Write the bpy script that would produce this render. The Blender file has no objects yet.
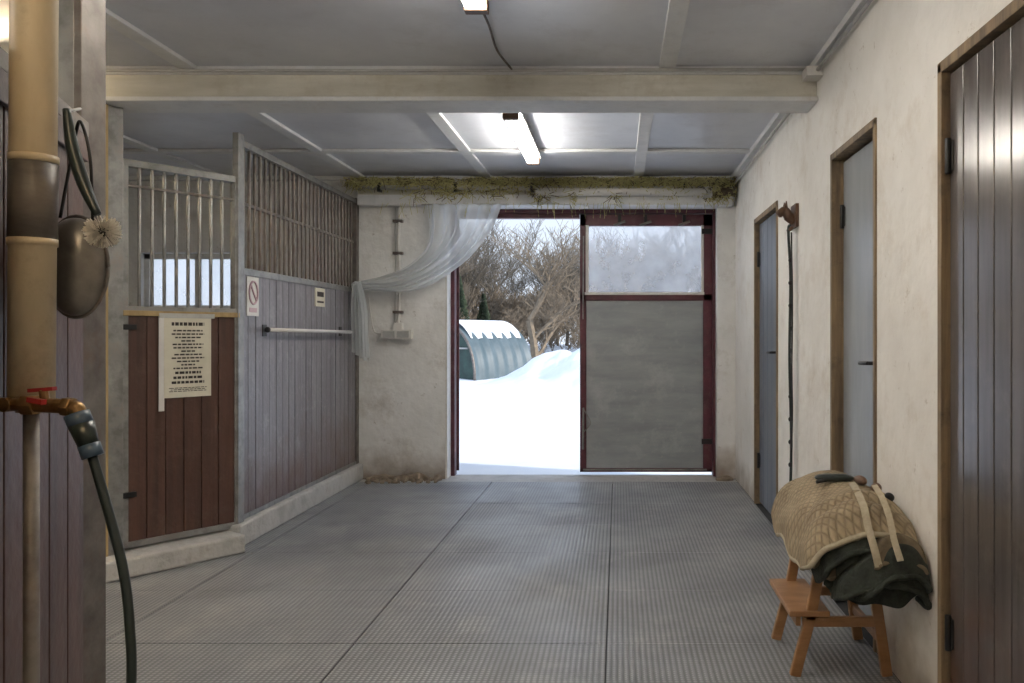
import bpy, bmesh, math, random
from mathutils import Vector, Matrix, noise
random.seed(7)
scn = bpy.context.scene

# ------------------------------------------------------------------ materials
def mat(name, c1, c2=None, scale=(3,3,3), rough=0.6, metal=0.0, bump=0.0, bscale=40,
        dirt=None, dirt_amt=0.5, dirt_scale=1.5, low=None, low_h=0.35, spec=0.5, detail=6, speck=None, speck_amt=.6):
    m = bpy.data.materials.new(name); m.use_nodes = True
    nt = m.node_tree; N = nt.nodes; L = nt.links
    bs = N['Principled BSDF']
    bs.inputs['Roughness'].default_value = rough
    bs.inputs['Metallic'].default_value = metal
    bs.inputs['Specular IOR Level'].default_value = spec
    tc = N.new('ShaderNodeTexCoord')
    mp = N.new('ShaderNodeMapping'); mp.inputs['Scale'].default_value = scale
    L.new(tc.outputs['Object'], mp.inputs['Vector'])
    nz = N.new('ShaderNodeTexNoise'); nz.inputs['Scale'].default_value = 1.0
    nz.inputs['Detail'].default_value = detail; nz.inputs['Roughness'].default_value = 0.65
    L.new(mp.outputs[0], nz.inputs['Vector'])
    if c2 is None: c2 = tuple(x*0.8 for x in c1)
    r = N.new('ShaderNodeValToRGB')
    r.color_ramp.elements[0].position = 0.35; r.color_ramp.elements[0].color = (*c2, 1)
    r.color_ramp.elements[1].position = 0.65; r.color_ramp.elements[1].color = (*c1, 1)
    L.new(nz.outputs['Fac'], r.inputs['Fac'])
    col = r.outputs['Color']
    def mix(fac, a, b):
        mx = N.new('ShaderNodeMix'); mx.data_type = 'RGBA'
        L.new(fac, mx.inputs[0]); L.new(a, mx.inputs[6])
        mx.inputs[7].default_value = (*b, 1)
        return mx.outputs[2]
    def dlayer(scale_, lo, hi, amt, c, col):
        n2 = N.new('ShaderNodeTexNoise'); n2.inputs['Scale'].default_value = scale_
        n2.inputs['Detail'].default_value = 10; n2.inputs['Roughness'].default_value = 0.75
        L.new(tc.outputs['Object'], n2.inputs['Vector'])
        r2 = N.new('ShaderNodeMapRange'); r2.inputs[1].default_value = lo; r2.inputs[2].default_value = hi
        r2.inputs[4].default_value = amt
        L.new(n2.outputs['Fac'], r2.inputs[0])
        return mix(r2.outputs[0], col, c)
    if dirt: col = dlayer(dirt_scale, .52, .75, dirt_amt, dirt, col)
    if speck: col = dlayer(13, .61, .68, speck_amt, speck, col)
    if low:
        sp = N.new('ShaderNodeSeparateXYZ'); L.new(tc.outputs['Object'], sp.inputs[0])
        n3 = N.new('ShaderNodeTexNoise'); n3.inputs['Scale'].default_value = 5; n3.inputs['Detail'].default_value = 8
        L.new(tc.outputs['Object'], n3.inputs['Vector'])
        ma = N.new('ShaderNodeMath'); ma.operation = 'MULTIPLY_ADD'
        ma.inputs[1].default_value = -low_h*1.6; L.new(n3.outputs['Fac'], ma.inputs[0]); L.new(sp.outputs['Z'], ma.inputs[2])
        r3 = N.new('ShaderNodeMapRange'); r3.inputs[1].default_value = -low_h*0.8; r3.inputs[2].default_value = low_h*0.25
        r3.inputs[3].default_value = 0.85; r3.inputs[4].default_value = 0.0
        L.new(ma.outputs[0], r3.inputs[0])
        col = mix(r3.outputs[0], col, low)
    L.new(col, bs.inputs['Base Color'])
    if bump > 0:
        nb = N.new('ShaderNodeTexNoise'); nb.inputs['Scale'].default_value = bscale; nb.inputs['Detail'].default_value = 5
        L.new(tc.outputs['Object'], nb.inputs['Vector'])
        b = N.new('ShaderNodeBump'); b.inputs['Strength'].default_value = bump; b.inputs['Distance'].default_value = 0.02
        L.new(nb.outputs['Fac'], b.inputs['Height']); L.new(b.outputs[0], bs.inputs['Normal'])
    return m

def emis(name, col, s):
    m = bpy.data.materials.new(name); m.use_nodes = True
    b = m.node_tree.nodes['Principled BSDF']
    b.inputs['Base Color'].default_value = (*col, 1)
    b.inputs['Emission Color'].default_value = (*col, 1)
    b.inputs['Emission Strength'].default_value = s
    return m

M = {}
M['plaster'] = mat('plaster_white', (.86,.86,.85), (.74,.74,.72), (2,2,2), .85, bump=.6, bscale=12,
                   dirt=(.42,.37,.31), dirt_amt=.7, dirt_scale=2.6, low=(.20,.14,.09), low_h=.30, speck=(.30,.25,.20), speck_amt=.6)
M['plasterR'] = mat('plaster_cream', (.88,.86,.82), (.78,.755,.71), (2,2,2), .72, bump=.6, bscale=9,
                   dirt=(.55,.47,.37), dirt_amt=.6, dirt_scale=2.2, low=(.34,.29,.23), low_h=.26, speck=(.38,.30,.22), speck_amt=.5)
M['concrete'] = mat('concrete_curb', (.60,.59,.57), (.40,.39,.37), (5,5,5), .9, bump=.5, bscale=30, dirt=(.20,.16,.12), dirt_amt=.8, dirt_scale=5)
M['rubble'] = mat('crumbled_plaster', (.32,.26,.20), (.17,.13,.09), (9,9,9), .95, bump=.5, bscale=30)
M['ceil'] = mat('ceiling_paint', (.69,.71,.76), (.58,.60,.66), (1.2,1.2,1.2), .36, bump=.15, bscale=8,
                dirt=(.42,.41,.42), dirt_amt=.5, dirt_scale=2.5)
M['batten'] = mat('batten_paint', (.76,.77,.78), (.62,.63,.64), (6,6,6), .55, dirt=(.36,.32,.27), dirt_amt=.6, dirt_scale=6)
M['beam'] = mat('beam_paint', (.66,.64,.57), (.52,.50,.43), (2,12,12), .6, bump=.2, bscale=20, dirt=(.32,.26,.17), dirt_amt=.6, dirt_scale=3)
M['woodbrown'] = mat('stained_boards', (.105,.050,.034), (.052,.025,.018), (14,14,.8), .42, bump=.15, bscale=25, dirt=(.16,.12,.09), dirt_amt=.5, dirt_scale=6)
M['woodgrey'] = mat('sky_sheen_boards', (.235,.225,.245), (.14,.128,.145), (14,14,.8), .32, bump=.15, bscale=25, dirt=(.40,.39,.42), dirt_amt=.6, dirt_scale=7, low=(.12,.060,.042), low_h=.7, speck=(.45,.43,.42), speck_amt=.5)  # pale grey-blue board colour has the sky's sheen painted in
M['galv'] = mat('galvanised_steel', (.38,.38,.37), (.22,.22,.21), (12,12,12), .42, metal=.6, bump=.1, dirt=(.20,.12,.07), dirt_amt=.7, dirt_scale=6)
M['galvdk'] = mat('rusty_steel_bar', (.23,.21,.19), (.13,.11,.10), (12,12,12), .5, metal=.5, dirt=(.18,.10,.06), dirt_amt=.7, dirt_scale=8)
M['sheet'] = mat('galvanised_sheet', (.36,.385,.40), (.27,.295,.31), (1.5,1.5,7), .38, metal=.25, bump=.1, bscale=6, dirt=(.50,.52,.53), dirt_amt=.7, dirt_scale=3.2, speck=(.50,.50,.49), speck_amt=.45)
M['red'] = mat('dark_red_paint', (.12,.026,.040), (.065,.017,.025), (6,6,6), .45, dirt=(.2,.13,.11), dirt_amt=.6, dirt_scale=10)
M['timber'] = mat('yellow_timber', (.50,.36,.17), (.34,.23,.10), (12,12,1.0), .6, dirt=(.16,.1,.05), dirt_amt=.6, dirt_scale=5)
M['frame'] = mat('door_frame_timber', (.31,.22,.125), (.12,.085,.055), (20,20,1.5), .6, dirt=(.05,.04,.03), dirt_amt=.8, dirt_scale=9)
M['door1'] = mat('door_slate', (.165,.19,.235), (.12,.14,.175), (6,6,1), .4)
M['door2'] = mat('door_lightgrey', (.34,.365,.39), (.27,.29,.315), (4,4,1), .26)
M['door3'] = mat('door_greypaint', (.125,.112,.108), (.078,.068,.065), (10,10,.8), .20, low=(.10,.045,.025), low_h=.6, dirt=(.2,.18,.16), dirt_amt=.4, dirt_scale=6)
M['black'] = mat('black_iron', (.02,.02,.02), (.012,.012,.012), rough=.4, metal=.3)
M['rubber'] = mat('black_rubber', (.02,.03,.028), (.012,.018,.016), rough=.35)
M['bluepl'] = mat('blue_plastic', (.06,.10,.16), (.03,.05,.08), rough=.35)
M['redpl'] = mat('red_plastic', (.36,.03,.03), (.25,.02,.02), rough=.35)
M['brass'] = mat('tarnished_brass', (.40,.25,.11), (.20,.12,.05), (30,30,30), .35, metal=.9)
M['pipe'] = mat('cream_pipe', (.60,.50,.34), (.48,.39,.26), (8,8,3), .45, dirt=(.25,.17,.1), dirt_amt=.7, dirt_scale=7)
M['tape'] = mat('brown_tape', (.13,.11,.095), (.07,.06,.05), (10,10,30), .5)
M['paper'] = mat('aged_paper', (.74,.70,.58), (.64,.60,.48), (6,6,6), .8)
M['ink'] = mat('printed_ink', (.05,.04,.035), rough=.8)
M['white'] = mat('white_enamel', (.80,.79,.75), (.68,.66,.62), (8,8,8), .4, dirt=(.35,.25,.15), dirt_amt=.5, dirt_scale=9)
M['whitepl'] = mat('white_plastic', (.74,.73,.70), (.62,.60,.57), rough=.4)
M['greypipe'] = mat('grey_pipe', (.55,.55,.53), (.40,.40,.39), (8,8,8), .5, dirt=(.25,.2,.15), dirt_amt=.5, dirt_scale=8)
M['straw'] = mat('insulation_fibre', (.58,.54,.25), (.36,.33,.14), (20,20,20), .9)
M['strawdk'] = mat('dark_nest', (.16,.12,.08), (.08,.065,.045), (20,20,20), .95, bump=.8, bscale=60)
M['brown'] = mat('brown_leather', (.16,.085,.045), (.08,.04,.025), (15,15,15), .5)
M['birch'] = mat('stool_birch', (.36,.19,.085), (.25,.125,.05), (6,20,20), .42)
M['snow'] = mat('snow', (.87,.88,.90), (.79,.81,.85), (1,1,1), .8, bump=.8, bscale=3)
M['tarpg'] = mat('green_tarpaulin', (.030,.075,.062), (.015,.035,.032), (3,3,3), .4)
M['tarps'] = mat('grey_tarpaulin', (.07,.105,.12), (.12,.16,.18), (1.2,1.2,1.2), .5)
M['bark'] = mat('bark', (.27,.21,.145), (.16,.125,.09), (6,6,6), .9)
M['bark2'] = mat('bark_dark', (.17,.145,.115), (.10,.088,.07), (6,6,6), .9)
M['needle'] = mat('conifer_needles', (.06,.085,.045), (.03,.045,.025), (3,3,3), .9)
M['olive'] = mat('dark_green_rug', (.040,.048,.038), (.016,.020,.017), (18,18,18), .9, bump=.4, bscale=80)
M['tan'] = mat('tan_webbing', (.46,.40,.30), (.36,.31,.22), (40,40,40), .85)
M['pinks'] = mat('pink_sign', (.60,.42,.45), (.5,.35,.4), rough=.5)
M['pad'] = mat('brown_felt', (.20,.155,.10), (.13,.10,.065), (12,12,12), .9, bump=.5, bscale=60)
M['base'] = mat('dark_subfloor', (.06,.062,.066), rough=.9)
M['bristle'] = mat('bristle', (.80,.77,.70), (.65,.6,.54), rough=.6)
M['bowl'] = mat('smoky_metal', (.22,.205,.19), (.13,.12,.11), (12,12,12), .32, metal=.3)
M['roof'] = mat('plain_board', (.3,.3,.3), rough=.9)

def quilt():
    m = mat('quilted_beige', (.42,.335,.22), (.29,.225,.145), (7,7,7), .9, dirt=(.20,.15,.10), dirt_amt=.5, dirt_scale=9)
    nt = m.node_tree; N = nt.nodes; L = nt.links
    bs = N['Principled BSDF']; src = bs.inputs['Base Color'].links[0].from_socket
    tc = N.new('ShaderNodeTexCoord'); hs = []
    for ang in (0.78, -0.78):
        mp = N.new('ShaderNodeMapping'); mp.inputs['Rotation'].default_value = (0.3, 0.3, ang)
        L.new(tc.outputs['Object'], mp.inputs[0])
        w = N.new('ShaderNodeTexWave'); w.inputs['Scale'].default_value = 13.0; w.wave_profile = 'SIN'
        L.new(mp.outputs[0], w.inputs[0])
        p = N.new('ShaderNodeMath'); p.operation = 'POWER'; p.inputs[1].default_value = .35
        L.new(w.outputs['Fac'], p.inputs[0]); hs.append(p)
    mm = N.new('ShaderNodeMath'); mm.operation = 'MINIMUM'
    L.new(hs[0].outputs[0], mm.inputs[0]); L.new(hs[1].outputs[0], mm.inputs[1])
    r = N.new('ShaderNodeMapRange'); r.inputs[1].default_value = .2; r.inputs[2].default_value = .8; r.inputs[3].default_value = .72; r.inputs[4].default_value = 1.0
    L.new(mm.outputs[0], r.inputs[0])
    vm = N.new('ShaderNodeVectorMath'); vm.operation = 'SCALE'
    L.new(src, vm.inputs[0]); L.new(r.outputs[0], vm.inputs['Scale']); L.new(vm.outputs[0], bs.inputs['Base Color'])
    b = N.new('ShaderNodeBump'); b.inputs['Strength'].default_value = .8; b.inputs['Distance'].default_value = .007
    L.new(mm.outputs[0], b.inputs['Height']); L.new(b.outputs[0], bs.inputs['Normal'])
    return m
M['quilt'] = quilt()

def rubbermat():
    m = mat('rubber_mat', (.31,.32,.335), (.205,.212,.225), (.9,.9,.9), .42, dirt=(.44,.435,.43), dirt_amt=.8, dirt_scale=2.2, speck=(.12,.11,.10), speck_amt=.45)
    nt = m.node_tree; N = nt.nodes; L = nt.links
    bs = N['Principled BSDF']
    src = bs.inputs['Base Color'].links[0].from_socket
    tc = N.new('ShaderNodeTexCoord')
    outs = []
    for d, s, e in (('X', 13, 1.0), ('Y', 17, .5)):
        w = N.new('ShaderNodeTexWave'); w.bands_direction = d; w.inputs['Scale'].default_value = s
        w.inputs['Distortion'].default_value = 0
        L.new(tc.outputs['Object'], w.inputs[0])
        p = N.new('ShaderNodeMath'); p.operation = 'POWER'; p.inputs[1].default_value = e
        L.new(w.outputs['Fac'], p.inputs[0]); outs.append(p.outputs[0])
    mu = N.new('ShaderNodeMath'); mu.operation = 'MULTIPLY'
    L.new(outs[0], mu.inputs[0]); L.new(outs[1], mu.inputs[1])
    r = N.new('ShaderNodeMapRange'); r.inputs[1].default_value = .05; r.inputs[2].default_value = .6
    r.inputs[3].default_value = .60; r.inputs[4].default_value = 1.15
    L.new(mu.outputs[0], r.inputs[0])
    vm = N.new('ShaderNodeVectorMath'); vm.operation = 'SCALE'
    L.new(src, vm.inputs[0]); L.new(r.outputs[0], vm.inputs['Scale'])
    L.new(vm.outputs[0], bs.inputs['Base Color'])
    n2 = N.new('ShaderNodeTexNoise'); n2.inputs['Scale'].default_value = 1.6; n2.inputs['Detail'].default_value = 6
    L.new(tc.outputs['Object'], n2.inputs[0])
    rr = N.new('ShaderNodeMapRange'); rr.inputs[1].default_value = .35; rr.inputs[2].default_value = .65; rr.inputs[3].default_value = .28; rr.inputs[4].default_value = .58
    L.new(n2.outputs['Fac'], rr.inputs[0]); L.new(rr.outputs[0], bs.inputs['Roughness'])
    b = N.new('ShaderNodeBump'); b.inputs['Strength'].default_value = .6; b.inputs['Distance'].default_value = .003
    L.new(mu.outputs[0], b.inputs['Height']); L.new(b.outputs[0], bs.inputs['Normal'])
    return m
M['mat'] = rubbermat()

def veil(name, transp, col, noise_s=None, amp=.1):
    m = bpy.data.materials.new(name); m.use_nodes = True
    nt = m.node_tree; N = nt.nodes; L = nt.links
    N.remove(N['Principled BSDF']); out = N['Material Output']
    tr = N.new('ShaderNodeBsdfTransparent'); df = N.new('ShaderNodeBsdfDiffuse'); tl = N.new('ShaderNodeBsdfTranslucent')
    df.inputs[0].default_value = (*col, 1); tl.inputs[0].default_value = (*col, 1)
    a = N.new('ShaderNodeMixShader'); a.inputs[0].default_value = .6
    L.new(df.outputs[0], a.inputs[1]); L.new(tl.outputs[0], a.inputs[2])
    b = N.new('ShaderNodeMixShader'); b.inputs[0].default_value = 1-transp
    L.new(tr.outputs[0], b.inputs[1]); L.new(a.outputs[0], b.inputs[2])
    if noise_s:
        tc = N.new('ShaderNodeTexCoord'); nz = N.new('ShaderNodeTexNoise'); nz.inputs['Scale'].default_value = noise_s
        nz.inputs['Detail'].default_value = 8
        L.new(tc.outputs['Object'], nz.inputs[0])
        mr = N.new('ShaderNodeMapRange'); mr.inputs[1].default_value = .3; mr.inputs[2].default_value = .7
        mr.inputs[3].default_value = max(0, 1-transp-amp); mr.inputs[4].default_value = min(1, 1-transp+amp)
        L.new(nz.outputs['Fac'], mr.inputs[0]); L.new(mr.outputs[0], b.inputs[0])
    L.new(b.outputs[0], out.inputs[0])
    return m
M['curtain'] = veil('net_curtain', .32, (.84,.86,.87))
M['frost'] = veil('misted_glass', .72, (.97,.98,1.0), 5, .06)
M['glass'] = veil('dusty_glass', .75, (.9,.95,1.0), 3)
M['glow'] = emis('neutral_tube', (1.0,.94,.85), 50)
M['glow2'] = emis('warm_tube', (1.0,.78,.50), 52)

# ------------------------------------------------------------------ builder
class B:
    def __init__(s, xf=None):
        s.v = []; s.f = []; s.m = []; s.sm = []; s.mats = []; s.xf = xf or Matrix.Identity(4)
    def mi(s, k):
        if k not in s.mats: s.mats.append(k)
        return s.mats.index(k)
    def add(s, vs, fs, k, smooth=False):
        o = len(s.v); s.v += [s.xf @ Vector(p) for p in vs]
        i = s.mi(k)
        for f in fs: s.f.append([o+a for a in f]); s.m.append(i); s.sm.append(smooth)
    def box(s, a, b, k):
        x0,y0,z0 = [min(a[i], b[i]) for i in range(3)]; x1,y1,z1 = [max(a[i], b[i]) for i in range(3)]
        vs = [(x0,y0,z0),(x1,y0,z0),(x1,y1,z0),(x0,y1,z0),(x0,y0,z1),(x1,y0,z1),(x1,y1,z1),(x0,y1,z1)]
        s.add(vs, [(0,3,2,1),(4,5,6,7),(0,1,5,4),(1,2,6,5),(2,3,7,6),(3,0,4,7)], k)
    def bar(s, p, q, w, h, k, up=(0,0,1)):
        p = Vector(p); q = Vector(q); d = (q-p).normalized(); up = Vector(up)
        if abs(d.dot(up)) > .95: up = Vector((0,1,0))
        a = d.cross(up).normalized()*w/2; b = a.cross(d).normalized()*h/2
        vs = [p-a-b, p+a-b, p+a+b, p-a+b, q-a-b, q+a-b, q+a+b, q-a+b]
        s.add(vs, [(0,3,2,1),(4,5,6,7),(0,1,5,4),(1,2,6,5),(2,3,7,6),(3,0,4,7)], k)
    def tube(s, pts, r, k, n=10, caps=True):
        pts = [Vector(p) for p in pts]; rs = r if isinstance(r, (list, tuple)) else [r]*len(pts)
        if len(rs) < len(pts): rs = list(rs)+[rs[-1]]*(len(pts)-len(rs))
        vs = []; fs = []; ref = None
        for i, p in enumerate(pts):
            d = (pts[min(i+1, len(pts)-1)] - pts[max(i-1, 0)]).normalized()
            if ref is None: ref = Vector((0,0,1)) if abs(d.z) < .9 else Vector((0,1,0))
            a = d.cross(ref).normalized(); b = d.cross(a).normalized(); ref = a.cross(d)
            for j in range(n):
                t = 2*math.pi*j/n; vs.append(p + (a*math.cos(t)+b*math.sin(t))*rs[i])
        for i in range(len(pts)-1):
            for j in range(n):
                k2 = (j+1) % n; fs.append((i*n+j, i*n+k2, (i+1)*n+k2, (i+1)*n+j))
        if caps: fs.append(list(range(n))[::-1]); fs.append([(len(pts)-1)*n+j for j in range(n)])
        s.add(vs, fs, k, n > 5)
    def grid(s, fn, nu, nv, k, smooth=True):
        vs = []; fs = []
        for i in range(nu+1):
            for j in range(nv+1): vs.append(fn(i/nu, j/nv))
        for i in range(nu):
            for j in range(nv):
                a = i*(nv+1)+j; fs.append((a, a+1, a+nv+2, a+nv+1))
        s.add(vs, fs, k, smooth)
    def blob(s, c, r, k, p=2.0, nu=28, nv=20, nz=0.0, nzs=6, sag=0, xmax=None):
        c = Vector(c)
        def sg(x, e): return math.copysign(abs(x)**e, x)
        def fn(u, v):
            th = u*2*math.pi; ph = (v-.5)*math.pi; e = 2/p
            q = Vector((r[0]*sg(math.cos(ph), e*1.0)*sg(math.cos(th), e), r[1]*sg(math.cos(ph), e)*sg(math.sin(th), e), r[2]*sg(math.sin(ph), 1)))
            if sag: q.z -= sag*((q.x/r[0])**2 + .6*(q.y/r[1])**2)
            w = c+q
            if nz: w = w + noise.noise_vector(w*nzs)*nz
            if xmax: w.x = min(w.x, xmax)
            return w
        s.grid(fn, nu, nv, k)
    def done(s, name, bevel=0, parent=None):
        me = bpy.data.meshes.new(name); me.from_pydata([tuple(v) for v in s.v], [], s.f)
        for k in s.mats: me.materials.append(M[k])
        for p, i, sm in zip(me.polygons, s.m, s.sm): p.material_index = i; p.use_smooth = sm
        me.update(); ob = bpy.data.objects.new(name, me); scn.collection.objects.link(ob)
        if bevel:
            bv = ob.modifiers.new('bevel', 'BEVEL'); bv.width = bevel; bv.segments = 2; bv.limit_method = 'ANGLE'
        if parent: ob.parent = parent
        return ob
def spline(pts, n=8):
    pts = [Vector(p) for p in pts]; out = []
    P = [pts[0]*2-pts[1]] + pts + [pts[-1]*2-pts[-2]]
    for i in range(1, len(P)-2):
        for j in range(n):
            t = j/n; a, b, c, d = P[i-1], P[i], P[i+1], P[i+2]
            out.append(.5*((2*b)+(c-a)*t+(2*a-5*b+4*c-d)*t*t+(3*b-a-3*c+d)*t**3))
    out.append(pts[-1]); return out

# ------------------------------------------------------------------ room shell
CZ = 2.83; XR = 1.10; XL = -5.2; YB = 7.5; YN = -4.0
b = B(); b.box((XL-.2, YN-.2, -.12), (XR+.25, YB+.25, -.02), 'base')
cols = [XL, -4.47, -3.36, -2.26, -1.154, -.05, XR]
off = (3.5 - YN) % .73
rows = [YN] + [YN+off+.73*i for i in range(20) if YN+off+.73*i < YB-.3] + [YB-.15]
for ci in range(len(cols)-1):
    for ri in range(len(rows)-1):
        g = .0016
        j = random.uniform(-.001, .001)
        b.box((cols[ci]+g*2, rows[ri]+g, -.02), (cols[ci+1]-g*2, rows[ri+1]-g, j), 'mat')
b.box((-1.62, YB-.15, -.02), (.93, YB+.25, -.004), 'concrete')
b.box((XL, YB-.15, -.02), (-1.62, YB, -.004), 'concrete'); b.box((.93, YB-.15, -.02), (XR, YB, -.004), 'concrete')
b.done('floor')

b = B(); b.box((XL-.2, YN-.2, CZ), (XR+.25, YB+.25, CZ+.15), 'ceil'); b.done('ceiling')
b = B(); b.box((XL-.6, YN-.6, CZ+.15), (XR+.7, YB+.35, CZ+.3), 'roof'); b.done('roof')

b = B()
b.box((XL, YB, 0), (-4.5, YB+.25, CZ), 'plaster')
b.box((-4.5, YB, 0), (-3.5, YB+.25, 1.58), 'plaster'); b.box((-4.5, YB, 2.12), (-3.5, YB+.25, CZ), 'plaster')
b.box((-3.5, YB, 0), (-1.62, YB+.25, CZ), 'plaster')
b.box((-1.62, YB, 2.55), (.93, YB+.25, CZ), 'plaster')
b.box((.93, YB, 0), (XR, YB+.25, CZ), 'plaster')
b.done('wall_back')
b = B()
for a, c in (((-4.5,YB+.1,1.58),(-4.45,YB+.16,2.12)), ((-3.55,YB+.1,1.58),(-3.5,YB+.16,2.12)), ((-4.5,YB+.1,1.58),(-3.5,YB+.16,1.63)),
             ((-4.5,YB+.1,2.07),(-3.5,YB+.16,2.12)), ((-4.02,YB+.1,1.6),(-3.98,YB+.16,2.1))): b.box(a, c, 'white')
b.box((-4.46,YB+.12,1.62),(-3.54,YB+.13,2.08),'glass')
b.done('window_1')
b = B(); b.box((XL-.2, YN-.2, 0), (XL, YB+.25, CZ), 'plaster'); b.done('wall_left')
b = B(); b.box((XL, YN-.2, 0), (XR+.25, YN, CZ), 'plasterR'); b.done('wall_rear')

DO = [(1.72, 2.73), (3.40, 4.11), (5.50, 6.42)]; DH = 2.27
b = B()
ys = [YN] + [v for d in DO for v in d] + [YB+.25]
for i in range(0, len(ys), 2): b.box((XR, ys[i], 0), (XR+.25, ys[i+1], CZ), 'plasterR')
for d in DO: b.box((XR, d[0], DH), (XR+.25, d[1], CZ), 'plasterR')
b.done('wall_right')
b = B(); b.box((XR+.24, YN, 0), (XR+.26, YB, CZ), 'roof'); b.done('wall_right_backing')

def sidedoor(name, y0, y1, k, boards, recess, hy, hinge, fw=.03):
    b = B()
    x0 = XR+recess
    n = boards; w = (y1-y0-2*fw)/n
    for i in range(n):
        b.box((x0, y0+fw+w*i+.003, .02), (x0+.04, y0+fw+w*(i+1)-.003, DH-.04), k)
    b.box((x0+.012, y0+fw, .02), (x0+.035, y1-fw, DH-.04), k)
    f = 'frame'
    b.box((XR-.010, y0-.002, 0), (x0+.06, y0+fw, DH), f)
    b.box((XR-.010, y1-fw, 0), (x0+.06, y1+.002, DH), f)
    b.box((XR-.010, y0-.002, DH-fw-.004), (x0+.06, y1+.002, DH+.004), f)
    b.box((x0-.006, hy-.02, 1.16), (x0, hy+.02, 1.27), 'black')
    b.tube([(x0, hy, 1.225), (x0-.05, hy, 1.225)], .009, 'black')
    b.tube([(x0-.05, hy, 1.225), (x0-.055, hy+(.11 if hinge > hy else -.11), 1.222)], .009, 'black')
    for z in (.35, 1.95):
        b.tube([(x0-.012, hinge, z-.06), (x0-.012, hinge, z+.06)], .011, 'black')
        b.box((x0-.006, hinge-.02, z-.05), (x0, hinge+.02, z+.05), 'black')
    b.done(name, .003)
sidedoor('door_1', *DO[0], 'door3', 9, .02, 1.86, 2.685, .03)
sidedoor('door_2', *DO[1], 'door2', 1, .05, 3.52, 4.065, .025)
sidedoor('door_3', *DO[2], 'door1', 5, .03, 5.65, 6.37, .03)

b = B()
for x in (-4.0, -2.36, .27):
    b.box((x-.045, YN, CZ-.022), (x+.045, 4.42, CZ), 'batten')
for x in (-3.7, -2.40, -1.22, .19, ):
    b.box((x-.045, 4.6, CZ-.022), (x+.045, YB, CZ), 'batten')
for yy in (-1.2, .4, 2.0, 6.4):
    b.box((XL, yy-.045, CZ-.024), (XR, yy+.045, CZ-.001), 'batten')
b.box((XL, YB-.06, CZ-.04), (XR, YB, CZ), 'batten')
b.box((XR-.05, YN, CZ-.04), (XR, YB, CZ), 'batten')
b.done('trim_ceiling', .004)

b = B()
b.box((XL, 4.42, 2.655), (XR, 4.62, CZ), 'beam')
b.box((XL, 4.39, 2.635), (XR, 4.64, 2.66), 'batten')
b.box((XL, 4.395, 2.785), (XR, 4.42, CZ), 'batten')
b.done('ceiling_beam', .006)

b = B()
b.tube([(XL+.01, 4.37, 2.80), (-1.5, 4.375, 2.795), (XR-.05, 4.37, 2.80)], .009, 'greypipe')
b.tube([(XR-.03, YN+.01, 2.77), (XR-.03, 4.3, 2.77)], .010, 'greypipe')
b.tube([(XR-.03, 4.7, 2.74), (XR-.03, YB-.05, 2.74)], .010, 'greypipe')
b.box((XR-.09, 4.28, 2.74), (XR-.001, 4.39, 2.79), 'whitepl')
b.tube(spline([(-.62, 3.45, 2.81), (-.60, 3.7, 2.79), (-.62, 4.1, 2.81), (-.58, 4.37, 2.80)]), .006, 'galvdk')
b.tube(spline([(-.70, 4.66, 2.66), (-.70, 4.75, 2.74), (-.69, 4.95, 2.79)]), .006, 'greypipe')
b.done('electrical_conduit')

def lamp(name, c, L, axis, glow, z=2.745):
    ax = Vector((1,0,0)) if axis == 'x' else Vector((0,1,0)); sd = Vector((0,1,0)) if axis == 'x' else Vector((1,0,0))
    c = Vector((c[0], c[1], z)); b = B()
    b.bar(c-ax*L/2+Vector((0,0,.03)), c+ax*L/2+Vector((0,0,.03)), .13, .02, 'white')
    b.bar(c-ax*L*.46+Vector((0,0,.05)), c+ax*L*.46+Vector((0,0,.05)), .06, .03, 'white')
    for s in (-1, 1):
        e = c+ax*(L/2)*s
        b.bar(e-ax*.03*s, e+ax*.02*s, .10, .06, 'brown')
        b.tube([c-ax*(L/2-.04)+sd*.03*s-Vector((0,0,.01)), c+ax*(L/2-.04)+sd*.03*s-Vector((0,0,.01))], .016, glow, 12)
    b.done(name, .004)
lamp('fluorescent_lamp', (-.68, 5.75), 1.35, 'y', 'glow')
lamp('fluorescent_lamp.001', (-.60, 2.72), 1.35, 'y', 'glow')
lamp('fluorescent_lamp.002', (-3.72, 4.15), 1.3, 'x', 'glow2')
lamp('fluorescent_lamp.003', (-.55, -.3), 1.35, 'y', 'glow2')
lamp('fluorescent_lamp.004', (-3.4, .9), 1.35, 'y', 'glow')
lamp('fluorescent_lamp.005', (-.55, -2.9), 1.35, 'y', 'glow')

# ------------------------------------------------------------------ barn doors
YD = 7.70
b = B()
x0, x1 = -.366, .905
b.box((x0, YD, .03), (x0+.06, YD+.06, 2.51), 'red'); b.box((x1-.085, YD, .03), (x1, YD+.06, 2.51), 'red')
b.box((x0, YD, 2.40), (x1, YD+.06, 2.51), 'red'); b.box((x0, YD, 1.68), (x1, YD+.06, 1.745), 'red')
b.box((x0, YD, .03), (x1, YD+.06, .065), 'red')
b.box((x0+.06, YD+.02, .06), (x1-.085, YD+.045, 1.69), 'sheet')
b.box((x0+.03, YD-.004, .045), (x1-.05, YD+.006, .06), 'galv')
b.box((x0+.045, YD-.012, 1.735), (x1-.075, YD+.01, 1.76), 'white')
for a, c in (((x0+.055,1.745),(x0+.085,2.405)), ((x1-.105,1.745),(x1-.08,2.405))):
    b.box((a[0], YD-.006, a[1]), (c[0], YD+.02, c[1]), 'whitepl')
b.box((x0+.08, YD+.03, 1.74), (x1-.1, YD+.036, 2.41), 'frost')
b.tube([(x0+.03, YD-.02, .25), (x0+.035, YD-.02, .65)], .010, 'galv')
b.tube([(x0+.03, YD-.02, 1.5), (x0+.035, YD-.02, 2.3)], .006, 'galv')
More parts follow.
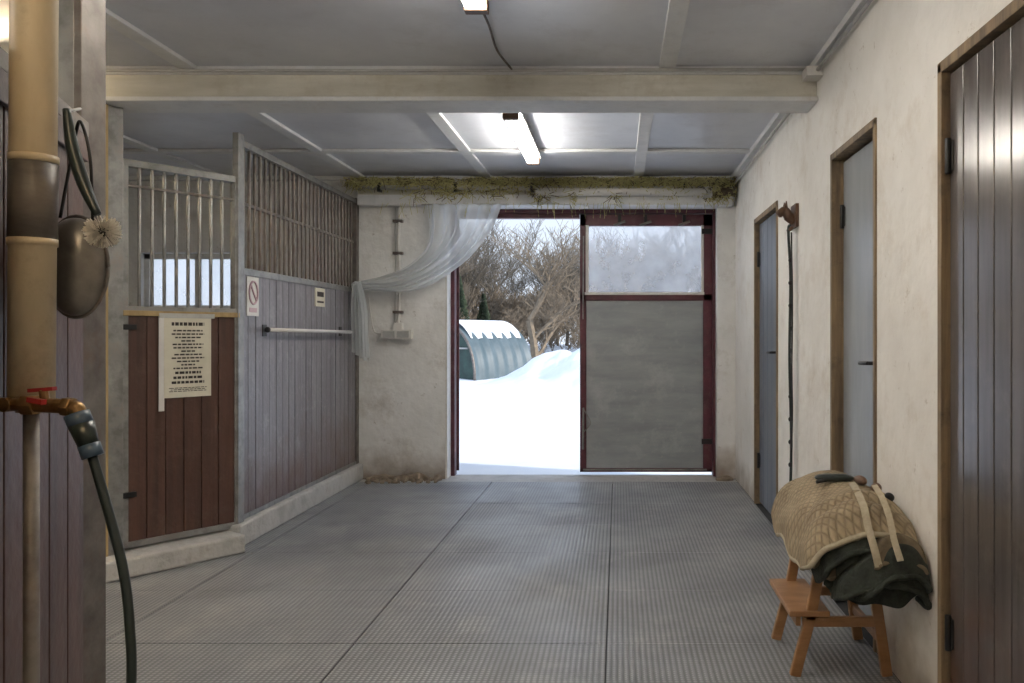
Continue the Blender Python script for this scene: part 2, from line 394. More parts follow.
b.tube(spline([(x0+.03,YD-.02,.65),(x0+.07,YD-.03,.58),(x0+.1,YD-.02,.5),(x0+.04,YD-.02,.42)]), .006, 'galv')
b.box((x1-.1, YD-.015, 2.32), (x1-.002, YD, 2.37), 'black'); b.box((x1-.1, YD-.015, .3), (x1-.002, YD, .35), 'black')
for xx in (.0,.25,.62):
    b.box((xx, YD-.03, 2.42), (xx+.03, YD, 2.50), 'black'); b.tube([(xx-.04, YD-.03, 2.40), (xx+.07, YD-.03, 2.44)], .012, 'galvdk')
b.done('barn_door', .003)
d = Vector((-.24, 1.22, 0)).normalized(); ang = math.atan2(d.y, d.x)
b = B(Matrix.Translation((-1.575, 7.78, 0)) @ Matrix.Rotation(ang, 4, 'Z'))
W = 1.2
b.box((0,-.03,.03),(.08,.03,2.5),'red'); b.box((W-.06,-.03,.03),(W,.03,2.5),'red'); b.box((0,-.03,2.4),(W,.03,2.5),'red')
b.box((0,-.03,1.68),(W,.03,1.745),'red'); b.box((0,-.03,.03),(W,.03,.08),'red'); b.box((.06,-.015,.06),(W-.05,.01,1.69),'sheet')
b.box((.07,0,1.74),(W-.06,.006,2.41),'frost')
b.done('barn_door.001', .003)
b = B()
b.box((-1.62, 7.66, 0), (-1.565, 7.76, 2.55), 'red'); b.box((.907, 7.62, 0), (.93, 7.76, 2.55), 'red')
b.box((-1.62, 7.64, 2.515), (.93, 7.76, 2.55), 'red'); b.box((-1.565, 7.68, 2.47), (-.37, 7.76, 2.515), 'red')
b.box((-1.62, 7.50, 0), (-1.60, 7.66, 2.5), 'white')
b.done('trim_barn_door_frame', .003)

b = B()
b.box((-2.40, 7.36, 2.545), (XR-.04, YB, 2.64), 'batten')
b.box((-2.40, 7.40, 2.64), (XR-.04, YB, 2.70), 'beam')
b.done('trim_lintel', .006)
b = B()
b.tube([(-2.38, 7.33, 2.70), (XR-.02, 7.33, 2.69)], .022, 'greypipe')
b.tube([(-.75, 7.30, 2.655), (.8, 7.30, 2.655)], .035, 'whitepl', 14)
for xx in (-2.2,-1.5,-.8,-.1,.6): b.box((xx, 7.30, 2.66), (xx+.03, 7.36, 2.74), 'black')
b.box((.78, 7.28, 2.60), (.86, 7.36, 2.70), 'greypipe')
b.done('water_pipe')
b = B()
def tuft(n, x, yy, z, sx, sz, kinds):
    for i in range(n):
        p = Vector((x+random.gauss(0,sx), yy+random.gauss(0,.035), z+random.gauss(0,sz)))
        q = p + Vector((random.gauss(0,.035), random.gauss(-.01,.02), random.gauss(-.01,.03)))
        for w_ in (p, q): w_.z = min(w_.z, CZ-.045); w_.y = min(w_.y, 7.48); w_.x = max(min(w_.x, 1.08), -2.52)
        b.tube([p, q], .0032, random.choice(kinds), 3, False)
for i in range(150):
    x = random.uniform(-2.45, 1.0); d = noise.noise(Vector((x*2.1, 0, 3)))
    if d < -.35: continue
    tuft(int(45+90*max(0, d)), x, 7.34, 2.752+.015*d, .05, .022+.03*max(0, d), ['straw']*6+['strawdk'])
tuft(1300, .93, 7.34, 2.70, .08, .05, ['straw','straw','strawdk'])
for i in range(24): tuft(34, random.uniform(-2.3,.9), 7.30, random.uniform(2.60,2.72), .035, .035, ['straw','straw','straw','strawdk'])
for i in range(90):
    x = random.uniform(-2.2, .9); p = Vector((x, 7.34, 2.56)); L = random.uniform(.03,.15)
    b.tube([p, p+Vector((random.gauss(0,.02), 0, -L))], .0025, 'straw', 3, False)
b.done('straw_tuft')
b = B(); b.blob((.98, 7.35, 2.66), (.09,.08,.05), 'strawdk', nz=.02, nzs=20); b.done('bird_nest')

b = B()
b.tube([(-2.04, 7.47, 2.54), (-2.05, 7.47, 2.2), (-2.035, 7.47, 1.9), (-2.05, 7.47, 1.42)], .013, 'whitepl')
b.tube([(-2.08, 7.48, 2.54), (-2.08, 7.48, 1.42)], .007, 'greypipe')
for z in (2.4, 2.1, 1.8, 1.55): b.box((-2.10, 7.45, z), (-2.01, 7.5, z+.025), 'galvdk')
b.box((-2.20, 7.42, 1.31), (-1.92, 7.5, 1.40), 'whitepl'); b.box((-2.18, 7.41, 1.325), (-2.07, 7.43, 1.385), 'greypipe')
b.box((-2.05, 7.41, 1.325), (-1.94, 7.43, 1.385), 'greypipe'); b.box((-2.09, 7.43, 1.40), (-2.01, 7.5, 1.46), 'whitepl')
b.tube(spline([(-2.2,7.45,1.36),(-2.27,7.46,1.38),(-2.3,7.46,1.5),(-2.33,7.47,1.7)]), .006, 'whitepl')
b.done('wall_socket', .004)

b = B()
for i in range(60):
    x = random.uniform(-2.3,-1.65); b.blob((x, random.uniform(7.25,7.45), .008), [random.uniform(.006,.024)]*3, 'rubble', nz=.01, nzs=30, nu=8, nv=6)
b.blob((-2.05, 7.45, .01), (.30,.045,.045), 'rubble', p=2.4, nz=.03, nzs=14, nu=60)
b.blob((-1.68, 7.45, .01), (.05,.04,.03), 'rubble', nz=.02, nzs=12); b.blob((.99, 7.44, .01), (.08,.05,.03), 'rubble', nz=.02, nzs=12)
b.done('plaster_rubble')

# ------------------------------------------------------------------ curtain
def poly(pts, t):
    pp = spline([(x, 0, z) for x, z in pts], 10); i = t*(len(pp)-1); a = int(i); c = min(a+1, len(pp)-1)
    return pp[a].lerp(pp[c], i-a)
E0 = [(-1.75,2.545),(-1.74,2.20),(-1.93,1.98),(-2.18,1.89),(-2.39,1.83)]
E1 = [(-1.07,2.54),(-1.18,2.30),(-1.44,1.99),(-1.86,1.76),(-2.39,1.77)]
def fc(u, v):
    a = poly(E0, v); c = poly(E1, v); p = a.lerp(c, u)
    amp = .035*(1-.6*v)
    return Vector((p.x + .01*math.sin(u*40), 7.32 + amp*math.sin(u*2*math.pi*6+v*3) + .012*math.sin(u*50+v*9), p.z + .012*math.sin(u*37+v*5)*v))
b = B(); b.grid(fc, 110, 60, 'curtain')
def ft(u, v):
    w = .05 + .12*v + .03*math.sin(v*5)
    x = -2.345 + (u-.5)*w + .04*v
    return Vector((x, 7.15 + .03*math.sin(u*2*math.pi*4+v*4), 1.80 - v*(.60+.10*u)))
b.grid(ft, 50, 30, 'curtain')
def ft2(u, v):
    p = ft(u, v); return p + Vector((.012, .03, .02+.012*math.sin(u*9)))
b.grid(ft2, 40, 24, 'curtain')
b.blob((-2.36, 7.2, 1.79), (.035,.05,.04), 'curtain', nz=.01, nzs=30)
b.tube([(-1.8,7.33,2.545),(-1.0,7.33,2.545)], .008, 'greypipe')
b.done('net_curtain')

# ------------------------------------------------------------------ stall partition
XP = -2.455
b = B()
n = 21; y0, y1 = 5.16, 7.44; w = (y1-y0)/n
for i in range(n):
    j = random.uniform(-.002,.002)
    b.box((XP-.02, y0+w*i+.003, .17), (XP+.02+j, y0+w*(i+1)-.003, 1.75), 'woodgrey')
b.box((XP-.015, y0, .17), (XP+.010, y1, 1.75), 'woodgrey')
b.box((XP-.03, y0, 1.74), (XP+.03, y1, 1.785), 'galv')
b.box((XP-.025, y0, .15), (XP+.028, y1, .18), 'galv')
b.box((XP-.03, y0, 2.57), (XP+.03, y1, 2.61), 'galv'); b.box((XP-.02, y0, 2.20), (XP+.005, y1, 2.22), 'galvdk')
nb = 28
for i in range(1, nb):
    yy = y0+(y1-y0)*i/nb; b.tube([(XP, yy, 1.78), (XP, yy, 2.58)], .011, 'galvdk', 8)
b.box((XP+.012, 5.07, 0), (XP+.050, 5.15, 2.635), 'galv'); b.box((XP-.03, 7.42, .15), (XP+.03, 7.49, 2.62), 'galvdk')
b.done('stall_partition', .002)
b = B()
b.box((XP-.08, 5.04, -.0), (XP+.075, 7.49, .15), 'concrete')
b.done('trim_stall_curb', .015)

b = B()
b.tube([(XP+.085, 5.42, 1.385), (XP+.085, 7.1, 1.375)], .014, 'whitepl', 12)
for yy in (5.5, 7.0): b.tube([(XP+.02, yy, 1.38), (XP+.085, yy, 1.38)], .011, 'black'); b.box((XP+.02, yy-.03, 1.34), (XP+.028, yy+.03, 1.42), 'black')
b.blob((XP+.085, 5.41, 1.385), (.02,.02,.02), 'black')
b.done('blanket_rail')
b = B()
b.box((XP+.02, 5.24, 1.475), (XP+.026, 5.41, 1.735), 'whitepl')
b.tube([(XP+.030, 5.325+.06*math.cos(t*math.pi/16), 1.63+.075*math.sin(t*math.pi/16)) for t in range(33)], .007, 'pinks', 6)
b.tube([(XP+.030, 5.285, 1.68), (XP+.030, 5.365, 1.58)], .007, 'pinks', 6)
b.box((XP+.026, 5.27, 1.50), (XP+.028, 5.38, 1.53), 'pinks')
b.done('no_smoking_sign', .002)
b = B(); b.box((XP+.02, 6.42, 1.58), (XP+.03, 6.62, 1.73), 'paper'); b.box((XP+.03, 6.45, 1.66), (XP+.032, 6.59, 1.70), 'ink'); b.box((XP+.03, 6.45, 1.61), (XP+.032, 6.59, 1.625), 'ink'); b.done('name_plaque', .002)

# ------------------------------------------------------------------ stall door (diagonal)
A = Vector((-2.87, 4.52, 0)); Bp = Vector((-2.425, 5.11, 0)); dd = (Bp-A); Ld = dd.length; ang = math.atan2(dd.y, dd.x)
X = Matrix.Translation(A) @ Matrix.Rotation(ang, 4, 'Z')
b = B(X)
u0, u1 = .055, Ld-.008; n = 6; w = (u1-u0-.05)/n
for i in range(n): b.box((u0+.025+w*i+.003, -.02, .16), (u0+.025+w*(i+1)-.003, .02, 1.49), 'woodbrown')
b.box((u0+.02, -.012, .16), (u1-.02, .012, 1.49), 'woodbrown')
b.box((u0, -.028, .13), (u0+.03, .028, 2.35), 'galv'); b.box((u1-.03, -.028, .13), (u1, .028, 2.35), 'galv')
b.box((u0, -.028, .13), (u1, .028, .165), 'galv'); b.box((u0, -.03, 1.485), (u1, .03, 1.515), 'galv'); b.box((u0, -.028, 2.315), (u1, .028, 2.355), 'galv')
b.box((u0, -.036, 1.46), (u1, -.026, 1.49), 'timber')
for i in range(1, 9): 
    uu = u0+.03+(u1-u0-.06)*i/9; b.tube([(uu, 0, 1.5), (uu, 0, 2.33)], .0105, 'galv', 8)
b.box((u0+.03,-.015,2.20),(u1-.03,.015,2.215),'galvdk')
b.box((u0-.04,-.04,1.38),(u0+.07,-.025,1.41),'black'); b.box((u0-.04,-.04,.42),(u0+.07,-.025,.45),'black')
b.done('stall_door', .002)
b = B(X)
b.box((-.03,-.05,0),(.05,.05,2.635),'galv'); b.box((-.07,-.06,0),(-.03,.06,2.635),'timber')
b.done('stall_post', .004)
b = B(X)
b.box((-.1,-.19,0),(Ld-.05,.09,.115),'concrete'); b.done('trim_stall_door_sill', .015)
b = B()
for i in range(18):
    x = -2.96-.122*(i+1); b.box((x+.003, 4.46, .14), (x+.119, 4.50, 1.5), 'woodbrown')
b.box((XL, 4.44, 1.5), (-2.96, 4.52, 1.54), 'galv'); b.box((XL, 4.44, 2.33), (-2.96, 4.52, 2.37), 'galv'); b.box((XL, 4.40, 0), (-3.05, 4.54, .14), 'concrete')
for i in range(25):
    x = XL+.05+.088*i; b.tube([(x, 4.48, 1.52), (x, 4.48, 2.34)], .0105, 'galv', 8)
b.done('stall_front', .002)

b = B(X)
sx0, sx1 = .285, .540
b.box((sx0-.010, -.034, .975), (sx1+.010, -.024, 1.46), 'paper')
b.box((sx0-.038, -.032, .90), (sx0-.008, -.026, 1.46), 'whitepl')
b.box((sx0-.038, -.038, 1.450), (sx1+.03, -.024, 1.478), 'greypipe')
rnd = random.Random(3)
def line(z, w, h):
    c = (sx0+sx1)/2; x = c-w/2
    while x < c+w/2:
        l = rnd.uniform(.010, .028); b.box((x, -.0355, z-h/2), (min(x+l, c+w/2), -.034, z+h/2), 'ink'); x += l+.006
line(1.415, .19, .020); z = 1.375
for wl in (.17,.19,.15,.08,.18,.17,.08,.16,.19,.13,.08,.17):
    line(z, wl, .009); z -= .0205
for wl in (.15,.17,.19): line(z-.006, wl, .015); z -= .029
line(z-.010,.22,.004); line(z-.020,.20,.004); line(z-.030,.22,.004)
b.done('notice_sign')

# ------------------------------------------------------------------ foreground left partition
P0 = Vector((-.80, .60, 0)); P1 = Vector((-1.225, 1.80, 0)); dd = P1-P0; Lp = dd.length; X2 = Matrix.Translation(P0) @ Matrix.Rotation(math.atan2(dd.y, dd.x), 4, 'Z')
b = B(X2)
n = 11; w = Lp/n
for i in range(n): b.box((w*i+.003, -.02, .12), (w*(i+1)-.003, .02, 1.80), 'woodbrown')
b.box((0, -.01, .12), (Lp, .012, 1.80), 'woodbrown')
b.box((0, -.03, 1.795), (Lp, .03, 1.83), 'galvdk'); b.box((0,-.03,1.74),(Lp,-.02,1.795),'woodbrown')
b.box((0, -.03, .08), (Lp, .03, .12), 'galvdk'); b.box((0,-.05,0),(Lp,.05,.08),'concrete')
b.done('stall_partition.001', .002)
b = B()
b.box((-1.315, 1.85, 0), (-1.258, 1.862, CZ-.001), 'galv'); b.box((-1.315, 1.93, 0), (-1.258, 1.945, CZ-.001), 'galv'); b.box((-1.295, 1.86, 0), (-1.28, 1.935, CZ-.001), 'galv')
b.done('steel_post', .002)
b = B(); b.box((-1.256, 1.845, 0), (-1.238, 1.935, CZ-.001), 'galvdk'); b.done('stall_post.001', .002)

b = B()
px, py = -.985, 1.35
b.tube([(px-.005, py, 1.235), (px, py, 1.9), (px+.002, py, CZ-.001)], .034, 'pipe', 24)
b.tube([(px-.003, py, 1.512), (px-.001, py, 1.64)], .0355, 'tape', 24)
b.tube([(px-.003, py, 1.50), (px-.003, py, 1.512)], .0362, 'pipe', 24); b.tube([(px-.001, py, 1.64), (px-.001, py, 1.652)], .0362, 'pipe', 24)
b.tube([(px-.005, py, 1.235), (px-.005, py, .0)], .012, 'galvdk', 12)
b.tube([(px-.005, py, 1.22), (px-.005, py, 1.26)], .022, 'brass', 8)
b.done('insulated_water_pipe')
b = B()
ty = 1.30
b.tube([(-1.02, ty+.02, 1.236), (-.95, ty, 1.236)], .011, 'brass', 12)
b.tube([(-.965, ty, 1.236), (-.945, ty, 1.236)], .017, 'brass', 6)
b.tube([(-.945, ty, 1.236), (-.90, ty, 1.234)], .012, 'brass', 12)
b.tube([(-.90, ty, 1.234), (-.886, ty, 1.232)], .016, 'brass', 6)
b.tube(spline([(-.886, ty, 1.232), (-.878, ty, 1.228), (-.874, ty, 1.212)]), .012, 'brass', 12)
b.tube([(-.93, ty, 1.236), (-.93, ty-.005, 1.262)], .007, 'brass', 8)
b.bar((-.952, ty-.005, 1.260), (-.912, ty-.005, 1.263), .012, .006, 'redpl')
b.bar((-.948, ty-.012, 1.246), (-.92, ty-.018, 1.242), .010, .008, 'redpl')
b.tube([(px-.005, py, 1.236), (-1.0, ty, 1.236)], .012, 'brass')
b.done('brass_tap', .001)
b = B()
b.tube([(-.880, ty, 1.222), (-.872, ty, 1.203)], .019, 'bluepl', 14)
b.tube([(-.872, ty, 1.205), (-.860, ty, 1.170)], [.0195,.015], 'rubber', 14)
b.tube([(-.860, ty, 1.172), (-.853, ty, 1.152)], .0165, 'bluepl', 14)
hp = spline([(-.855, ty, 1.155), (-.829, ty, 1.066), (-.804, ty, .968), (-.793, ty, .871), (-.791, ty, .757), (-.80, ty, .4), (-.82, ty-.02, .12), (-.78, ty-.1, .015), (-.65, ty-.3, .012), (-.7, ty-.7, .012)], 10)
b.tube(hp, .0075, 'rubber', 12)
b.done('garden_hose')

b = B(); yb = 1.40
hp = spline([(-.965, yb, 1.745), (-.955, yb, 1.68), (-.935, yb, 1.615), (-.908, yb-.005, 1.560)], 8)
b.tube(hp, [.006+.005*math.sin(i/len(hp)*3.1) for i in range(len(hp))], 'rubber', 10)
b.tube([(-.967, yb, 1.74), (-.975, yb+.05, 1.76)], .003, 'galv', 6)
c = Vector((-.896, yb-.01, 1.530)); b.blob(c, (.014,.014,.016), 'rubber')
for i in range(620):
    d = Vector((random.gauss(0,1), random.gauss(0,1), random.gauss(0,1))).normalized()
    if d.z > .8: continue
    b.tube([c+d*.01, c+d*random.uniform(.025,.031)], .0011, 'bristle', 3, False)
b.done('scrubbing_brush')
b = B()
c = Vector((-.995, 1.47, 1.475))
def bowl(u, v):
    ph = u*math.pi
    return c + Vector((.056*math.cos(math.pi*v)*math.sin(ph*.97+.05), -.045*math.sin(math.pi*v)*math.sin(ph*.97+.05), -.090*math.cos(ph)))
b.grid(bowl, 24, 24, 'bowl')
b.tube([c+Vector((.058*math.cos(t), 0, .093*math.sin(t))) for t in [i*math.pi/16 for i in range(33)]], .0035, 'galvdk', 8)
b.tube(spline([c+Vector((.03,0,.085)), c+Vector((.025,.0,.2)), c+Vector((.0,.01,.27)), c+Vector((-.02,.02,.22)), c+Vector((-.03,0,.09))]), .003, 'black', 6)
b.done('hanging_feed_scoop')

# ------------------------------------------------------------------ hook & rope
hy = 4.93
b = B()
b.box((XR-.02, hy-.07, 2.01), (XR-.001, hy+.07, 2.15), 'brown')
b.tube(spline([(XR-.01,hy,2.05),(XR-.05,hy,2.08),(XR-.075,hy,2.12),(XR-.115,hy,2.085)]), [.032]*8+[.034,.03,.03,.030,.030,.028,.026,.026,.024,.022,.022,.022,.024,.024,.024,.024,.016], 'brown', 12)
for s in (-1,1): b.tube([(XR-.07,hy+.025*s,2.13),(XR-.068,hy+.03*s,2.17)], [.012,.003], 'brown', 8)
b.tube([(XR-.04,hy-.05,2.0),(XR-.04,hy+.05,2.0)], .012, 'brown')
b.done('horse_head_hook')
b = B()
b.tube(spline([(XR-.04,hy,2.03),(XR-.05,hy,1.98),(XR-.035,hy+.01,1.7),(XR-.045,hy-.01,1.2),(XR-.03,hy+.01,.7),(XR-.04,hy,.30)]), .009, 'rubber', 8)
b.tube(spline([(XR-.035,hy-.015,1.98),(XR-.03,hy-.02,1.6),(XR-.035,hy-.03,1.15),(XR-.03,hy-.02,.85),(XR-.04,hy-.03,.6)]), .005, 'black', 8)
for i in range(1,12): b.blob((XR-.038, hy, .27+.14*i), (.013,.013,.016), 'black', nu=8, nv=6)
b.done('lead_rope')

# ------------------------------------------------------------------ step stool
b = B(); k = 'birch'
T = .46
for yy in (3.17, 3.55):
    b.bar((1.065, yy, .0), (1.00, yy, T-.02), .028, .042, k, up=(1,0,0))
    b.bar((.70, yy, .0), (.765, yy, .245), .028, .042, k, up=(1,0,0))
    b.bar((.76, yy, .22), (.80, yy, T-.02), .028, .042, k, up=(1,0,0))
    b.bar((.73, yy, .215), (1.04, yy, .215), .022, .04, k)
    b.bar((.79, yy, T-.04), (1.02, yy, T-.04), .022, .04, k)
b.box((.675, 3.145, .240), (.835, 3.575, .262), k)
b.box((.775, 3.135, T-.02), (1.05, 3.585, T+.002), k)
b.box((1.035, 3.17, .12), (1.055, 3.55, .16), k); b.box((.705, 3.17, .195), (.725, 3.55, .24), k)
b.done('step_stool', .004)

# ------------------------------------------------------------------ folded rugs and pads (nested saddle-shaped layers)
XM = 1.088
b = B()
def layer(prof, yf, yb, k, th=.018, nz=.012, seed=0, corner=.10, edge=None, skew=0.0, wav=.012):
    pp = spline([(x, 0, z) for x, z in prof], 10); N_ = len(pp)-1
    cx = sum(q.x for q in pp)/len(pp); cz = min(q.z for q in pp)
    def surf(u, v, o):
        i = u*N_; a = int(i); c = min(a+1, N_); p = pp[a].lerp(pp[c], i-a)
        nr = (Vector((p.x-cx, 0, p.z-cz+.02))).normalized()
        e = abs(2*u-1); cr = corner*max(0, (e-.7)/.3)**2.2
        ya = yf + cr + skew*u; yc = yb - cr
        y = ya + (yc-ya)*v
        p = Vector((p.x, y, p.z)) + nr*o
        w = p + noise.noise_vector((p+Vector((seed*3.1, 0, 0)))*7)*nz + Vector((0, 0, wav*math.sin(y*17+seed*2+u*5)*e))
        w.z -= .10*max(0, (.16-v)/.16)**2 * (.3+.7*(1-e))
        w.x = min(w.x, XM); return w
    def closed(u, v):
        if v <= .46: return surf(u, v/.46, th)
        if v <= .5: return surf(u, 1, th*(1-(v-.46)/.04))
        if v <= .96: return surf(u, 1-(v-.5)/.46, 0)
        return surf(u, 0, th*((v-.96)/.04))
    b.grid(closed, 60, 100, k)
    for uu in (0, 1):
        b.grid(lambda a, c: surf(uu, c, th*a), 2, 40, k)
    if edge:
        b.tube([surf(i/60, 0, th*.5)+Vector((0,-.003,0)) for i in range(61)], th*.5, edge, 8)
        b.tube([surf(0, i/40, th*.5)+Vector((-.003 if prof[0][0] < .9 else 0,0,-.003)) for i in range(41)], th*.5, edge, 8)
def prof(o, zb=0.0):
    return [(.705+o, .50+zb), (.712+o, .565+zb*.6), (.755+o*.8, .645-o*.8), (.86, .705-o), (.98-o*.6, .70-o), (1.06-o, .655-o*.8), (1.083-o*.6, .58+zb*.5)]
b.blob((.90, 3.20, .545), (.155, .33, .085), 'olive', p=3.2, nu=50, nv=26, nz=.01, xmax=XM)
layer(prof(.070, -.03), 2.90, 3.50, 'pad', .022, seed=1)
layer(prof(.048, -.02), 2.86, 3.54, 'olive', .022, seed=2, edge='olive')
layer(prof(.025, .01), 2.92, 3.55, 'pad', .020, seed=3, edge='pad', skew=.02)
layer(prof(.000, .0), 2.885, 3.58, 'quilt', .022, seed=4, edge='tan', skew=-.02, corner=.14, nz=.016, wav=.018)
layer([(.735,.62),(.785,.685),(.88,.730),(.98,.726),(1.05,.69),(1.08,.64)], 2.99, 3.53, 'quilt', .020, seed=6, edge='quilt', skew=-.05, nz=.014, corner=.12)
layer([(.80,.415),(.82,.47),(.88,.535),(.96,.56),(1.04,.535),(1.078,.46),(1.083,.40)], 2.80, 3.05, 'olive', .022, seed=8, edge='olive', nz=.02, wav=.02)
layer([(.86,.44),(.89,.51),(.95,.575),(1.02,.58),(1.07,.52),(1.083,.44)], 2.78, 3.00, 'olive', .020, seed=9, edge='olive', nz=.02, wav=.02)
layer([(.90,.53),(.94,.60),(1.0,.625),(1.06,.60),(1.083,.53)], 2.80, 3.00, 'pad', .016, seed=11, edge='pad', nz=.012)
def apron(x0, x1, y, zt, L, k, seed):
    def fn(u, v, o=0):
        p = Vector((x0+(x1-x0)*u, y-.03*math.sin(v*2.2)+o+.012*math.sin(u*14+seed), zt-L*v*(1-.25*abs(2*u-1)**3)))
        p += noise.noise_vector((p+Vector((seed,0,0)))*8)*.015; p.x = min(p.x, XM); return p
    b.grid(lambda u, v: fn(u, v), 30, 20, k); b.grid(lambda u, v: fn(u, v, .018), 30, 20, k)
apron(.79, 1.08, 2.88, .53, .15, 'olive', 1); apron(.75, .95, 2.95, .53, .13, 'olive', 4); apron(.73, .90, 2.92, .52, .06, 'pad', 2)
b.done('saddle_pad_stack')
b = B()
def strap(pts, w, k='tan', t=.006):
    pts = spline(pts, 8); vs = []; fs = []
    for i, p in enumerate(pts):
        d = (pts[min(i+1,len(pts)-1)]-pts[max(i-1,0)]).normalized(); nrm = Vector((-.25,-.75,.6)); s = d.cross(nrm).normalized()*w/2; o = s.cross(d).normalized()*t/2
        vs += [p-s-o, p+s-o, p+s+o, p-s+o]
    for i in range(len(pts)-1):
        for j in range(4): fs.append((4*i+j, 4*i+(j+1)%4, 4*i+4+(j+1)%4, 4*i+4+j))
    b.add(vs, fs, k, False)
strap([(.93,3.18,.762),(.91,3.04,.752),(.90,2.93,.72),(.895,2.86,.66),(.90,2.81,.60),(.91,2.79,.54)], .026)
strap([(1.0,3.12,.762),(.985,2.99,.745),(.975,2.88,.70),(.97,2.81,.63),(.975,2.76,.57)], .022)
b.done('girth_strap')
b = B()
b.blob((.88, 3.26, .768), (.080,.03,.016), 'rubber', p=3, nz=.004, nzs=20); b.tube([(.80,3.22,.758),(.95,3.30,.768)], .007, 'black')
b.blob((.975, 3.22, .765), (.022,.05,.018), 'brown', nz=.005, nzs=20); b.blob((1.02, 3.16, .745), (.022,.03,.020), 'brown', nz=.005, nzs=20); b.blob((1.045, 3.08, .725), (.018,.022,.018), 'black', nz=.005, nzs=20)
b.done('grooming_brush')

# ------------------------------------------------------------------ exterior
def gh(x, y):
    base = -.06 - .004*(y-8)
    h = base + .05*noise.noise(Vector((x*.6, y*.6, 0)))*(min(1, (y-8)/4)) + .02*noise.noise(Vector((x*2, y*2, 4)))*(min(1, (y-8)/3))
    def hill(cx, cy, rx, ry, H):
        r = ((x-cx)/rx)**2+((y-cy)/ry)**2
        return H*math.exp(-r**1.4)
    n = .35*noise.noise(Vector((x*.7, y*.7, 5)))+.25*noise.noise(Vector((x*1.9, y*1.9, 8)))+.1*noise.noise(Vector((x*5, y*5, 8)))
    m = hill(1.2, 21, 3.4, 2.2, 1.08)+hill(-1.7, 23.0, 1.7, 1.3, .62)+hill(5.5, 20, 4, 3, 1.2)
    return h + m*(1+n) + (.9*max(0, min(1,(y-33)/12)))
b = B()
def fg(u, v):
    y = 7.74 + 82*(v**1.8); s = (u-.5)*2; x = math.copysign(abs(s)**1.5, s)*.5*(34+y*1.6); return Vector((x, y, gh(x, y)))
b.grid(fg, 240, 240, 'snow'); b.done('snow_ground')

C0 = Vector((-6.1, 27.2, -.2)); axd = Vector((.55, .84, 0)).normalized(); sd = Vector((.84, -.55, 0)).normalized(); R = 1.65; H = 2.0; LT = 3.0
b = B()
def arch(t, s, rr=1.0): return C0 + axd*s + sd*(R*rr*math.cos(t)) + Vector((0,0,H*rr*abs(math.sin(t))**.85))
def ts(u, v): 
    s = u*LT; t = v*math.pi; rib = 1+.02*math.cos(u*2*math.pi*6); return arch(t, s, rib)
b.grid(ts, 70, 40, 'tarps')
def sn(u, v):
    s = .3+u*(LT-.35); t = (.24+.36*v)*math.pi + .08*noise.noise(Vector((u*4, v*3, 1))); e = math.sin(v*math.pi)
    return arch(t, s, 1.0+.045*e)
b.grid(sn, 40, 20, 'snow')
b.tube([arch(math.pi*i/24, 0, 1.01) for i in range(25)], .045, 'galvdk', 8)
vs = [arch(math.pi*i/24, .15, .98) for i in range(25)]; b.add(vs, [list(range(25))], 'tarpg')
vs = [arch(math.pi*i/24, LT, .98) for i in range(25)]; b.add(vs, [list(range(25))], 'tarpg')
b.tube([C0+sd*.6+axd*.05, C0+sd*.6+axd*.05+Vector((0,0,1.8))], .03, 'greypipe'); b.tube([C0-sd*1.2+axd*.05+Vector((0,0,1.1)), C0+sd*1.3+axd*.05+Vector((0,0,1.1))], .03, 'greypipe')
b.done('polytunnel_shelter')

def tree_mesh(name, seed, h, depth, k, spread=.55, r0=.11):
    rn = random.Random(seed); b = B()
    def grow(p, d, L, r, dep):
        nseg = 3; q = p; dirv = d
        for i in range(nseg):
            dirv = (dirv + Vector((rn.gauss(0,.14), rn.gauss(0,.14), rn.gauss(.04,.1)))).normalized()
            q2 = q + dirv*L/nseg; ra = r*(1-.25*i/nseg); rb = r*(1-.25*(i+1)/nseg)
            b.tube([q, q2], [ra, rb], k, 5 if r > .03 else 3, False); q = q2
            if dep > 0 and i < nseg-1 and rn.random() < .75:
                a = rn.uniform(0, 6.28); side = Vector((math.cos(a), math.sin(a), rn.uniform(.1,.8))).normalized()
                grow(q, (dirv*.5+side*.8).normalized(), L*rn.uniform(.5,.75), max(rb*.5,.008), dep-1)
        if dep > 0:
            for j in range(rn.choice([2,3])):
                a = rn.uniform(0, 6.28); side = Vector((math.cos(a), math.sin(a), rn.uniform(-.1,.5)))
                grow(q, (dirv+side*spread*1.3).normalized(), L*rn.uniform(.65,.85), max(rb*.68,.009), dep-1)
    grow(Vector((0,0,-.2)), Vector((0,0,1)), h*.30, r0, depth)
    return b.done(name)
def place(o, src, x, y, s, rz, z=None):
    if o is None:
        o = bpy.data.objects.new(src.name, src.data); scn.collection.objects.link(o)
    o.location = (x, y, gh(x, y) if z is None else z); o.scale = (s, s, s); o.rotation_euler = (0, 0, rz)
    return o
t1 = tree_mesh('bare_tree', 3, 7.0, 5, 'bark', .8, .17)
t2 = tree_mesh('bare_birch_tree', 11, 7.5, 5, 'bark2', .5, .11)
t3 = tree_mesh('bare_shrub', 23, 3.2, 5, 'bark', .6, .035)
place(t1, t1, -3.2, 31.5, 1.12, .6)
place(t2, t2, -7.5, 40, 1.0, 0)
place(t3, t3, -5, 37, 1.0, 0)
rn = random.Random(5)
for i in range(36):
    y = rn.uniform(38, 62); x = rn.uniform(-.27, .13)*y; place(None, rn.choice([t1, t2, t2]), x, y, rn.uniform(.75,1.15), rn.uniform(0,6))
for i in range(44):
    y = rn.uniform(36, 48); x = rn.uniform(-.26, .15)*y; place(None, t3, x, y, rn.uniform(.8,1.3), rn.uniform(0,6))
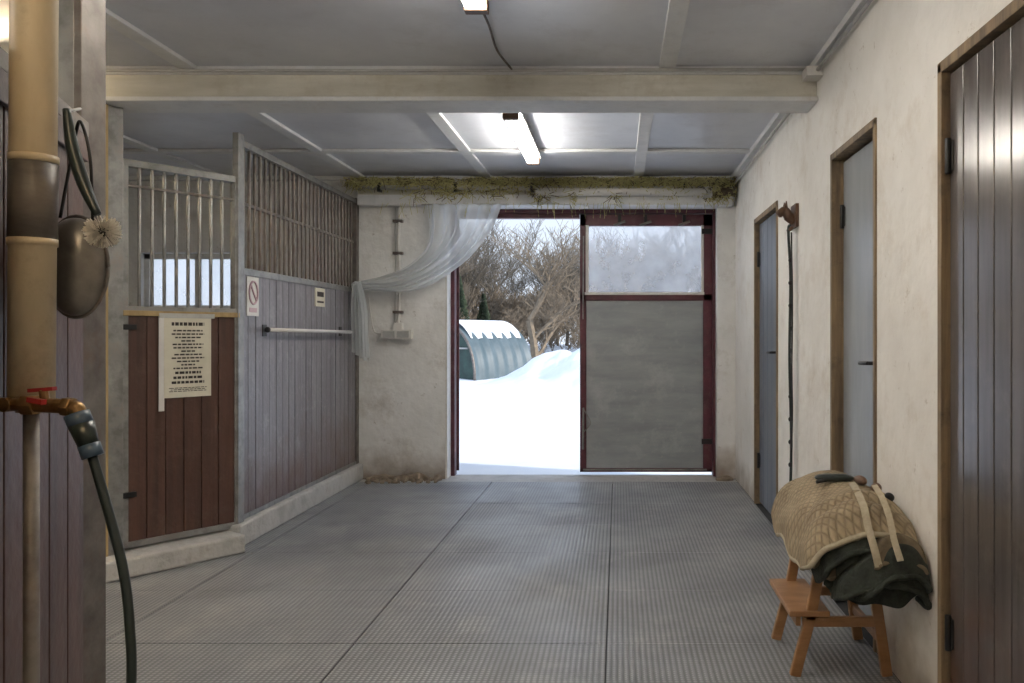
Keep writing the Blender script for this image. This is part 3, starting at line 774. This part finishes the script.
def conifer(name, seed):
    rn = random.Random(seed); b = B()
    b.tube([(0,0,-.2),(0,0,5.8)], [.12,.02], 'bark2', 6)
    for i in range(900):
        z = .4+5.3*(i/900); r = (1-z/6.0)*1.5*rn.uniform(.6,1.05)+.08; a = rn.uniform(0,6.28)
        p = Vector((0,0,z)); q = Vector((math.cos(a)*r, math.sin(a)*r, z-.25*r)); w = Vector((-math.sin(a), math.cos(a), 0))*(.07+r*.09)
        m = p.lerp(q, .6); b.add([p, m-w, q, m+w+Vector((0,0,.05))], [(0,1,2,3)], 'needle')
        m2 = p.lerp(q,.7); b.add([m2+Vector((0,0,.06)), m2-w*.6-Vector((0,0,.16)), q-Vector((0,0,.1)), ], [(0,1,2)], 'needle')
    return b.done(name)
cf = conifer('conifer_tree', 2); place(cf, cf, -7.3, 36.5, .72, 0)
for x, y, s in ((-10,44,.8),(-6.3,37.5,.55),(1.8,48,.95),(3.2,52,1.1),(-8.2,37,.6),(5.2,50,.8)): place(None, cf, x, y, s, x)

# ------------------------------------------------------------------ light
w = bpy.data.worlds.new('sky'); scn.world = w; w.use_nodes = True
nt = w.node_tree; N = nt.nodes; L = nt.links; bg = N['Background']
tc = N.new('ShaderNodeTexCoord'); sp = N.new('ShaderNodeSeparateXYZ'); L.new(tc.outputs['Generated'], sp.inputs[0])
r = N.new('ShaderNodeValToRGB'); L.new(sp.outputs['Z'], r.inputs[0])
r.color_ramp.elements[0].position = .0; r.color_ramp.elements[0].color = (.70,.76,.84,1)
r.color_ramp.elements[1].position = .45; r.color_ramp.elements[1].color = (.80,.98,1.28,1)
L.new(r.outputs[0], bg.inputs[0]); bg.inputs[1].default_value = 1.0
s = bpy.data.lights.new('sun', 'SUN'); s.energy = 3.2; s.angle = .01; s.color = (1,.92,.81)
so = bpy.data.objects.new('sun', s); scn.collection.objects.link(so)
so.rotation_euler = Vector((-.80, .28, -.36)).to_track_quat('-Z', 'Y').to_euler()

cam = bpy.data.cameras.new('camera'); co = bpy.data.objects.new('camera', cam); scn.collection.objects.link(co)
co.location = (0, 0, 1.35); co.rotation_euler = (math.radians(90), 0, 0)
cam.sensor_width = 36; cam.lens = 28.125; cam.shift_x = -.1035; cam.shift_y = -.0065; cam.clip_start = .05; cam.clip_end = 300
scn.camera = co
scn.view_settings.view_transform = 'Standard'
scn.view_settings.exposure = 0.28
